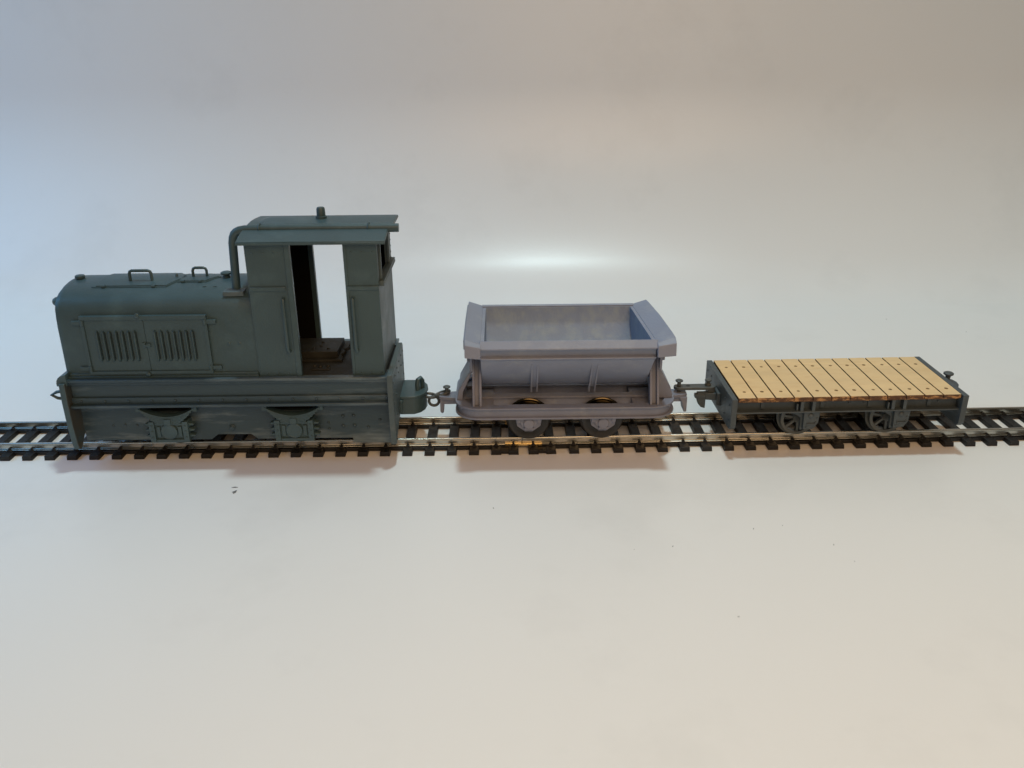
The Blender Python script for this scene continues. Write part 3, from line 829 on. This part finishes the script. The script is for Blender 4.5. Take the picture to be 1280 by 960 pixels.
m = MB().lathe([(.7, 0), (.8, 2.2), (1.0, 3.0), (1.7, 3.4), (1.7, 3.9), (1.2, 4.2)], (cx+41.6, cy+.8, 17.4), 'z', 16)
F(m, 'coupling_pin', HOOK, bev=0)

# ------------------------------------------------------------------ loose couplings
def ringthing(name, label, cat, pts, r, root, group=None, closed=True):
    o = MB().tube(pts, r, 10, closed=closed).build(name, HOOK, None, root, bev=0)
    return tag(o, label, cat, group)
G = 'links of the chain behind the locomotive'
c1 = (136.6, 16.4, 15.6)
ringthing('chain_link', 'flat-lying chain link hooked to the coupling box of the locomotive', 'chain link',
          [(137.6+2.1*math.cos(t), 16.2+1.7*math.sin(t), 15.4-.3*math.cos(t)) for t in [2*math.pi*i/20 for i in range(20)]], .5, (137.6, 16.2, 15.4), G)
ringthing('chain_link', 'round chain link hanging upright in the middle of the chain', 'chain link',
          circ(138.9, 13.4, 16.0, 1.75, 24), .5, (138.9, 16, 13.4), G)
ringthing('chain_link', 'long chain link ending on the left-hand coupler of the tipper wagon', 'chain link',
          [(141.9+2.5*math.cos(t), 16.0+1.4*math.sin(t), 16.2+.9*math.cos(t)) for t in [2*math.pi*i/20 for i in range(20)]], .55, (141.9, 16, 16.2), G)
def pin(label, x, y, z, h, r, group):
    o = MB().lathe([(.65, 0), (.65, h-.7), (r, h-.6), (r+.05, h-.25), (r*.7, h)], (x, y, z), 'z', 20).build('coupling_pin', HOOK, None, (x, y, z), bev=0)
    return tag(o, label, 'coupling pin', group)
pin('small headed pin holding the chain on the left end of the tipper wagon', 143.6, 15.2, 16.2, 3.2, 1.25, 'loose coupling pins')
pin('flat headed pin standing in the link plate between the two wagons', 224.4, 15.3, 16.2, 4.5, 1.3, 'loose coupling pins')
# link plate between tipper and flat wagon
m = MB()
y0 = 15.4
o_ = arc(224.4, y0, 1.8, 90, 270, 8)+arc(235.4, y0, 1.8, -90, 90, 8)
m.prism(o_, 'z', 17.3, 18.3)
m.box(234.4, 236.8, y0-1.2, y0+1.2, 16.2, 17.3)
m.lathe([(1.1, 0), (1.1, .7), (.6, .8), (.6, 1.6), (1.2, 1.8), (1.2, 2.3)], (234.6, y0+.3, 18.2), 'z', 14)
lp = m.build('link_plate', HOOK, None, (230, y0, 17.3), bev=.15)
tag(lp, 'dark flat link plate joining the tipper wagon to the flat wagon', 'coupling link')
m = MB()
for x in (227.6,): m.lathe([(.75, 0), (.75, .05)], (x, y0, 18.28), 'z', 12)
m.build('pin_hole', DARK, lp, (230, y0, 17.3), bev=0)

# ------------------------------------------------------------------ specks on the sheet
pr0 = None
def speck_mesh(r, seed):
    random.seed(seed); m = MB()
    pts = [(r*(1+.4*random.random())*math.cos(a)*1.5, r*(.6+.6*random.random())*math.sin(a)) for a in [2*math.pi*i/9 for i in range(9)]]
    m.prism(pts, 'z', -.01, .12)
    return m
sp = [(221.1, -88.6), (210.5, -57), (199.5, -58.3), (255.6, -57.2), (258.4, -65.5), (244.3, -46.8), (235.4, -48.4), (349.6, 139.1), (379, 119.3), (160, -35)]
for i, (x, y) in enumerate(sp):
    if pr0 is None:
        pr0 = speck_mesh(.13, 3).build('dust_speck', SPECK, bev=0); o = pr0
    else:
        o = pr0.copy(); C.objects.link(o); k = .5+.6*random.random(); o.scale = (k, k, 1)
    o.location = (x*S, y*S, .00002); o.rotation_euler.z = random.random()*6
    tag(o, 'tiny dark dust speck lying on the white sheet', 'dust speck', 'tiny specks on the sheet')
m = MB(); m.prism([(76.6, -20.4), (77.6, -19.9), (78.6, -20.2), (77.7, -20.45)], 'z', 0.01, .15); m.prism([(78.0, -23.6), (78.8, -22.6), (78.9, -23.4), (78.2, -24.3)], 'z', 0.01, .15); m.prism([(77.7, -23.5), (78.9, -22.2), (78.75, -22.1), (77.6, -23.4)], 'z', .02, .16)
o = m.build('lint_fleck', SPECK, None, (77.8, -22, 0), bev=0)
tag(o, 'larger dark fleck of lint on the sheet in front of the locomotive', 'lint')
